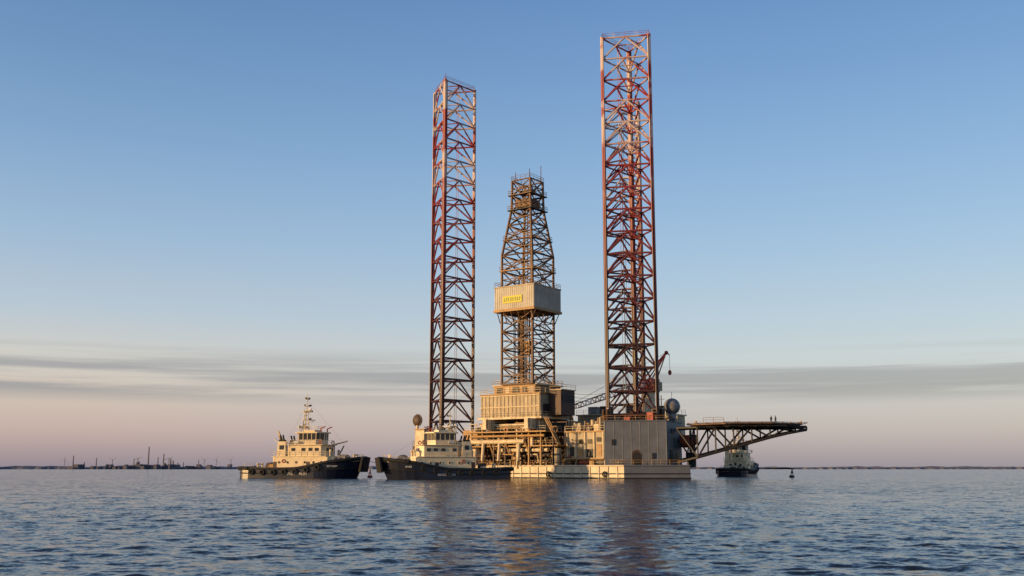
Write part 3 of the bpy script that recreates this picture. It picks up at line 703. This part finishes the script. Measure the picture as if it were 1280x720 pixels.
for px,rot in((-385,.3),(-370,1.1),(-352,.8),(-500,.5),(-560,1.4)):
    m=MB(); m.beam((0,0,0),(0,0,38),1.1,'haze2',8,.7); m.box((0,0,38.5),(2,4,2),'haze2')
    for k in range(3):
        a=rot+k*2*math.pi/3; m.beam((0,-3,38.5),(20*math.cos(a),-3,38.5+20*math.sin(a)),.7,'haze2',4,.25)
    o=m.build('wind_turbine'); o.location=(px*kx*1.05,4360,0)

# ------------------------------------------------------------------ water
az=np.concatenate([np.arange(-34,34,.1),np.arange(34,326,4.0)]); az=np.radians(az); na=len(az)
rr=[12.0]
while rr[-1]<420: rr.append(rr[-1]*1.0036)
while rr[-1]<70000: rr.append(rr[-1]*1.25)
rr=np.array(rr); nr=len(rr)
RR,AA=np.meshgrid(rr,az,indexing='ij'); X=RR*np.sin(AA); Y=RR*np.cos(AA); Z=np.zeros_like(X)
rs=np.random.RandomState(11)
for i in range(64):
    lam=0.28*(3.6/0.28)**(i/63.0)*rs.uniform(.85,1.15)
    slope=0.024 if lam<1.3 else 0.011
    th=R(264)+rs.normal(0,.5); amp=slope*lam/(2*math.pi)*1.41
    k=2*math.pi/lam; ph=rs.uniform(0,6.28)
    wgt=np.clip(lam/(RR*.0036*3.0)-.6,0,1)*np.clip((400-RR)/150,0,1)*np.where(np.abs(np.where(AA>np.pi,AA-2*np.pi,AA))<R(34),1,0)
    warp=0.9*np.sin(X*.23+ph)+.7*np.sin(Y*.13+2*ph)
    gust=.8+.35*np.sin(X*.035+Y*.021+ph)*np.sin(Y*.05-ph)
    Z+=amp*wgt*gust*np.sin(k*(X*math.cos(th)+Y*math.sin(th))+ph+warp)
V=np.stack([X,Y,Z],-1).reshape(-1,3)
V=np.vstack([V,[[0,0,0]]])
ii,jj=np.meshgrid(np.arange(nr-1),np.arange(na),indexing='ij'); j2=(jj+1)%na
F=np.stack([ii*na+jj,ii*na+j2,(ii+1)*na+j2,(ii+1)*na+jj],-1).reshape(-1,4)
ctr=nr*na
tri=[(ctr,(k+1)%na,k) for k in range(na)]
me=bpy.data.meshes.new('water'); me.vertices.add(len(V)); me.vertices.foreach_set('co',V.ravel())
nl=len(F)*4+len(tri)*3; me.loops.add(nl); me.loops.foreach_set('vertex_index',np.concatenate([F[:,::-1].ravel(),np.array(tri).ravel()]).astype(np.int32))
me.polygons.add(len(F)+len(tri)); ls=np.concatenate([np.arange(len(F))*4,len(F)*4+np.arange(len(tri))*3]).astype(np.int32)
me.polygons.foreach_set('loop_start',ls); me.update(calc_edges=True); me.validate()
me.polygons.foreach_set('use_smooth',np.ones(len(me.polygons),dtype=bool))
wo=bpy.data.objects.new('water',me); scene.collection.objects.link(wo)
if me.polygons[0].normal.z<0: me.flip_normals()
m=bpy.data.materials.new('water'); m.use_nodes=True; nt=m.node_tree; b=nt.nodes['Principled BSDF']
b.inputs['Base Color'].default_value=(0.008,0.010,0.013,1); b.inputs['Roughness'].default_value=.10; b.inputs['IOR'].default_value=1.33
geo=nn(nt,'ShaderNodeNewGeometry')
ln=nn(nt,'ShaderNodeVectorMath',operation='LENGTH'); nt.links.new(geo.outputs['Position'],ln.inputs[0])
amp=nn(nt,'ShaderNodeMapRange'); amp.inputs[1].default_value=20; amp.inputs[2].default_value=140; amp.inputs[3].default_value=.55; amp.inputs[4].default_value=1.45; nt.links.new(ln.outputs['Value'],amp.inputs[0])
acc=None
for sc_,wt in((1.3,.75),(5.5,1.0),(0.25,.35)):
    mp=nn(nt,'ShaderNodeMapping'); mp.inputs['Scale'].default_value=(1,1.9,1); nt.links.new(geo.outputs['Position'],mp.inputs[0])
    n=nn(nt,'ShaderNodeTexNoise'); n.inputs['Scale'].default_value=sc_; n.inputs['Detail'].default_value=3; nt.links.new(mp.outputs[0],n.inputs['Vector'])
    sb=nn(nt,'ShaderNodeVectorMath',operation='SUBTRACT'); sb.inputs[1].default_value=(.5,.5,.5); nt.links.new(n.outputs['Color'],sb.inputs[0])
    s2=nn(nt,'ShaderNodeVectorMath',operation='MULTIPLY'); s2.inputs[1].default_value=(wt*.32,wt*1.1,0); nt.links.new(sb.outputs[0],s2.inputs[0])
    if acc is None: acc=s2.outputs[0]
    else:
        ad=nn(nt,'ShaderNodeVectorMath',operation='ADD'); nt.links.new(acc,ad.inputs[0]); nt.links.new(s2.outputs[0],ad.inputs[1]); acc=ad.outputs[0]
scn=nn(nt,'ShaderNodeVectorMath',operation='SCALE'); nt.links.new(acc,scn.inputs[0]); nt.links.new(amp.outputs[0],scn.inputs['Scale'])
ad=nn(nt,'ShaderNodeVectorMath',operation='ADD'); nt.links.new(scn.outputs[0],ad.inputs[0]); nt.links.new(geo.outputs['Normal'],ad.inputs[1])
nm=nn(nt,'ShaderNodeVectorMath',operation='NORMALIZE'); nt.links.new(ad.outputs[0],nm.inputs[0]); nt.links.new(nm.outputs[0],b.inputs['Normal'])
me.materials.append(m)

# ------------------------------------------------------------------ sky + sun
SUN=Vector((-.94,-.33,.115)).normalized()
w=bpy.data.worlds.new('World'); scene.world=w; w.use_nodes=True; nt=w.node_tree; nt.nodes.clear()
out=nn(nt,'ShaderNodeOutputWorld'); bg1=nn(nt,'ShaderNodeBackground'); bg2=nn(nt,'ShaderNodeBackground'); adds=nn(nt,'ShaderNodeAddShader')
sky=nn(nt,'ShaderNodeTexSky'); sky.sky_type='NISHITA'; sky.sun_disc=False; sky.sun_elevation=math.asin(SUN.z); sky.sun_rotation=math.atan2(SUN.x,SUN.y)
bg1.inputs[1].default_value=.05; nt.links.new(sky.outputs[0],bg1.inputs[0])
tc=nn(nt,'ShaderNodeTexCoord'); sp=nn(nt,'ShaderNodeSeparateXYZ'); nt.links.new(tc.outputs['Generated'],sp.inputs[0])
mr=nn(nt,'ShaderNodeMapRange'); mr.inputs[1].default_value=0; mr.inputs[2].default_value=.5; nt.links.new(sp.outputs[2],mr.inputs[0])
def ramp(stops):
    cr=nn(nt,'ShaderNodeValToRGB'); el=cr.color_ramp.elements
    el[0].position=stops[0][0]*2; el[0].color=lin(stops[0][1]); el[1].position=min(1,stops[-1][0]*2); el[1].color=lin(stops[-1][1])
    for p,c_ in stops[1:-1]: e=el.new(p*2); e.color=lin(c_)
    nt.links.new(mr.outputs[0],cr.inputs[0]); return cr
rl=ramp([(0,(138,132,152)),(.012,(156,143,159)),(.035,(188,165,170)),(.07,(205,187,181)),(.103,(202,198,197)),(.141,(180,193,209)),(.216,(150,179,211)),(.292,(124,161,202)),(.362,(104,144,191)),(.427,(88,129,180)),(.5,(64,94,136))])
rrp=ramp([(0,(144,142,160)),(.012,(157,151,167)),(.035,(178,170,179)),(.07,(188,186,192)),(.103,(191,198,206)),(.141,(178,195,213)),(.216,(152,184,217)),(.292,(130,169,212)),(.362,(112,153,203)),(.427,(97,139,193)),(.5,(68,100,144))])
mx_=nn(nt,'ShaderNodeMapRange'); mx_.inputs[1].default_value=-.38; mx_.inputs[2].default_value=.12; nt.links.new(sp.outputs[0],mx_.inputs[0])
mix=nn(nt,'ShaderNodeMix',data_type='RGBA'); nt.links.new(mx_.outputs[0],mix.inputs[0]); nt.links.new(rl.outputs[0],mix.inputs[6]); nt.links.new(rrp.outputs[0],mix.inputs[7])
mp=nn(nt,'ShaderNodeMapping'); mp.inputs['Scale'].default_value=(2.0,2.0,70); mp.inputs['Location'].default_value=(3.1,0,1.7); nt.links.new(tc.outputs['Generated'],mp.inputs[0])
n=nn(nt,'ShaderNodeTexNoise'); n.inputs['Scale'].default_value=1.0; n.inputs['Detail'].default_value=6; n.inputs['Roughness'].default_value=.55; nt.links.new(mp.outputs[0],n.inputs['Vector'])
m1=nn(nt,'ShaderNodeMapRange'); m1.interpolation_type='SMOOTHSTEP'; m1.inputs[1].default_value=.38; m1.inputs[2].default_value=.57; nt.links.new(n.outputs['Fac'],m1.inputs[0])
cr=nn(nt,'ShaderNodeValToRGB'); el=cr.color_ramp.elements; el[0].position=.115; el[0].color=(0,0,0,1); el[1].position=.225; el[1].color=(0,0,0,1)
e=el.new(.14); e.color=(1,1,1,1); e=el.new(.185); e.color=(.9,.9,.9,1)
nt.links.new(mr.outputs[0],cr.inputs[0])
mu=nn(nt,'ShaderNodeMath',operation='MULTIPLY'); nt.links.new(m1.outputs[0],mu.inputs[0]); nt.links.new(cr.outputs[0],mu.inputs[1])
mu2=nn(nt,'ShaderNodeMath',operation='MULTIPLY'); mu2.inputs[1].default_value=.9; nt.links.new(mu.outputs[0],mu2.inputs[0])
mc=nn(nt,'ShaderNodeMix',data_type='RGBA'); mc.inputs[7].default_value=lin((142,140,154)); nt.links.new(mu2.outputs[0],mc.inputs[0]); nt.links.new(mix.outputs[2],mc.inputs[6])
nt.links.new(mc.outputs[2],bg2.inputs[0]); bg2.inputs[1].default_value=.85
nt.links.new(bg1.outputs[0],adds.inputs[0]); nt.links.new(bg2.outputs[0],adds.inputs[1]); nt.links.new(adds.outputs[0],out.inputs[0])

sl=bpy.data.lights.new('sun','SUN'); sl.energy=5.0; sl.angle=R(.5); sl.color=(1,.62,.27)
so=bpy.data.objects.new('sun',sl); scene.collection.objects.link(so); so.rotation_euler=(-SUN).to_track_quat('-Z','Y').to_euler()

cam=bpy.data.cameras.new('camera'); co=bpy.data.objects.new('camera',cam); scene.collection.objects.link(co)
co.location=(0,0,2.2); co.rotation_euler=(R(90+9.86),0,0); cam.sensor_width=36; cam.lens=36.56; cam.clip_end=200000; cam.clip_start=.1
scene.camera=co
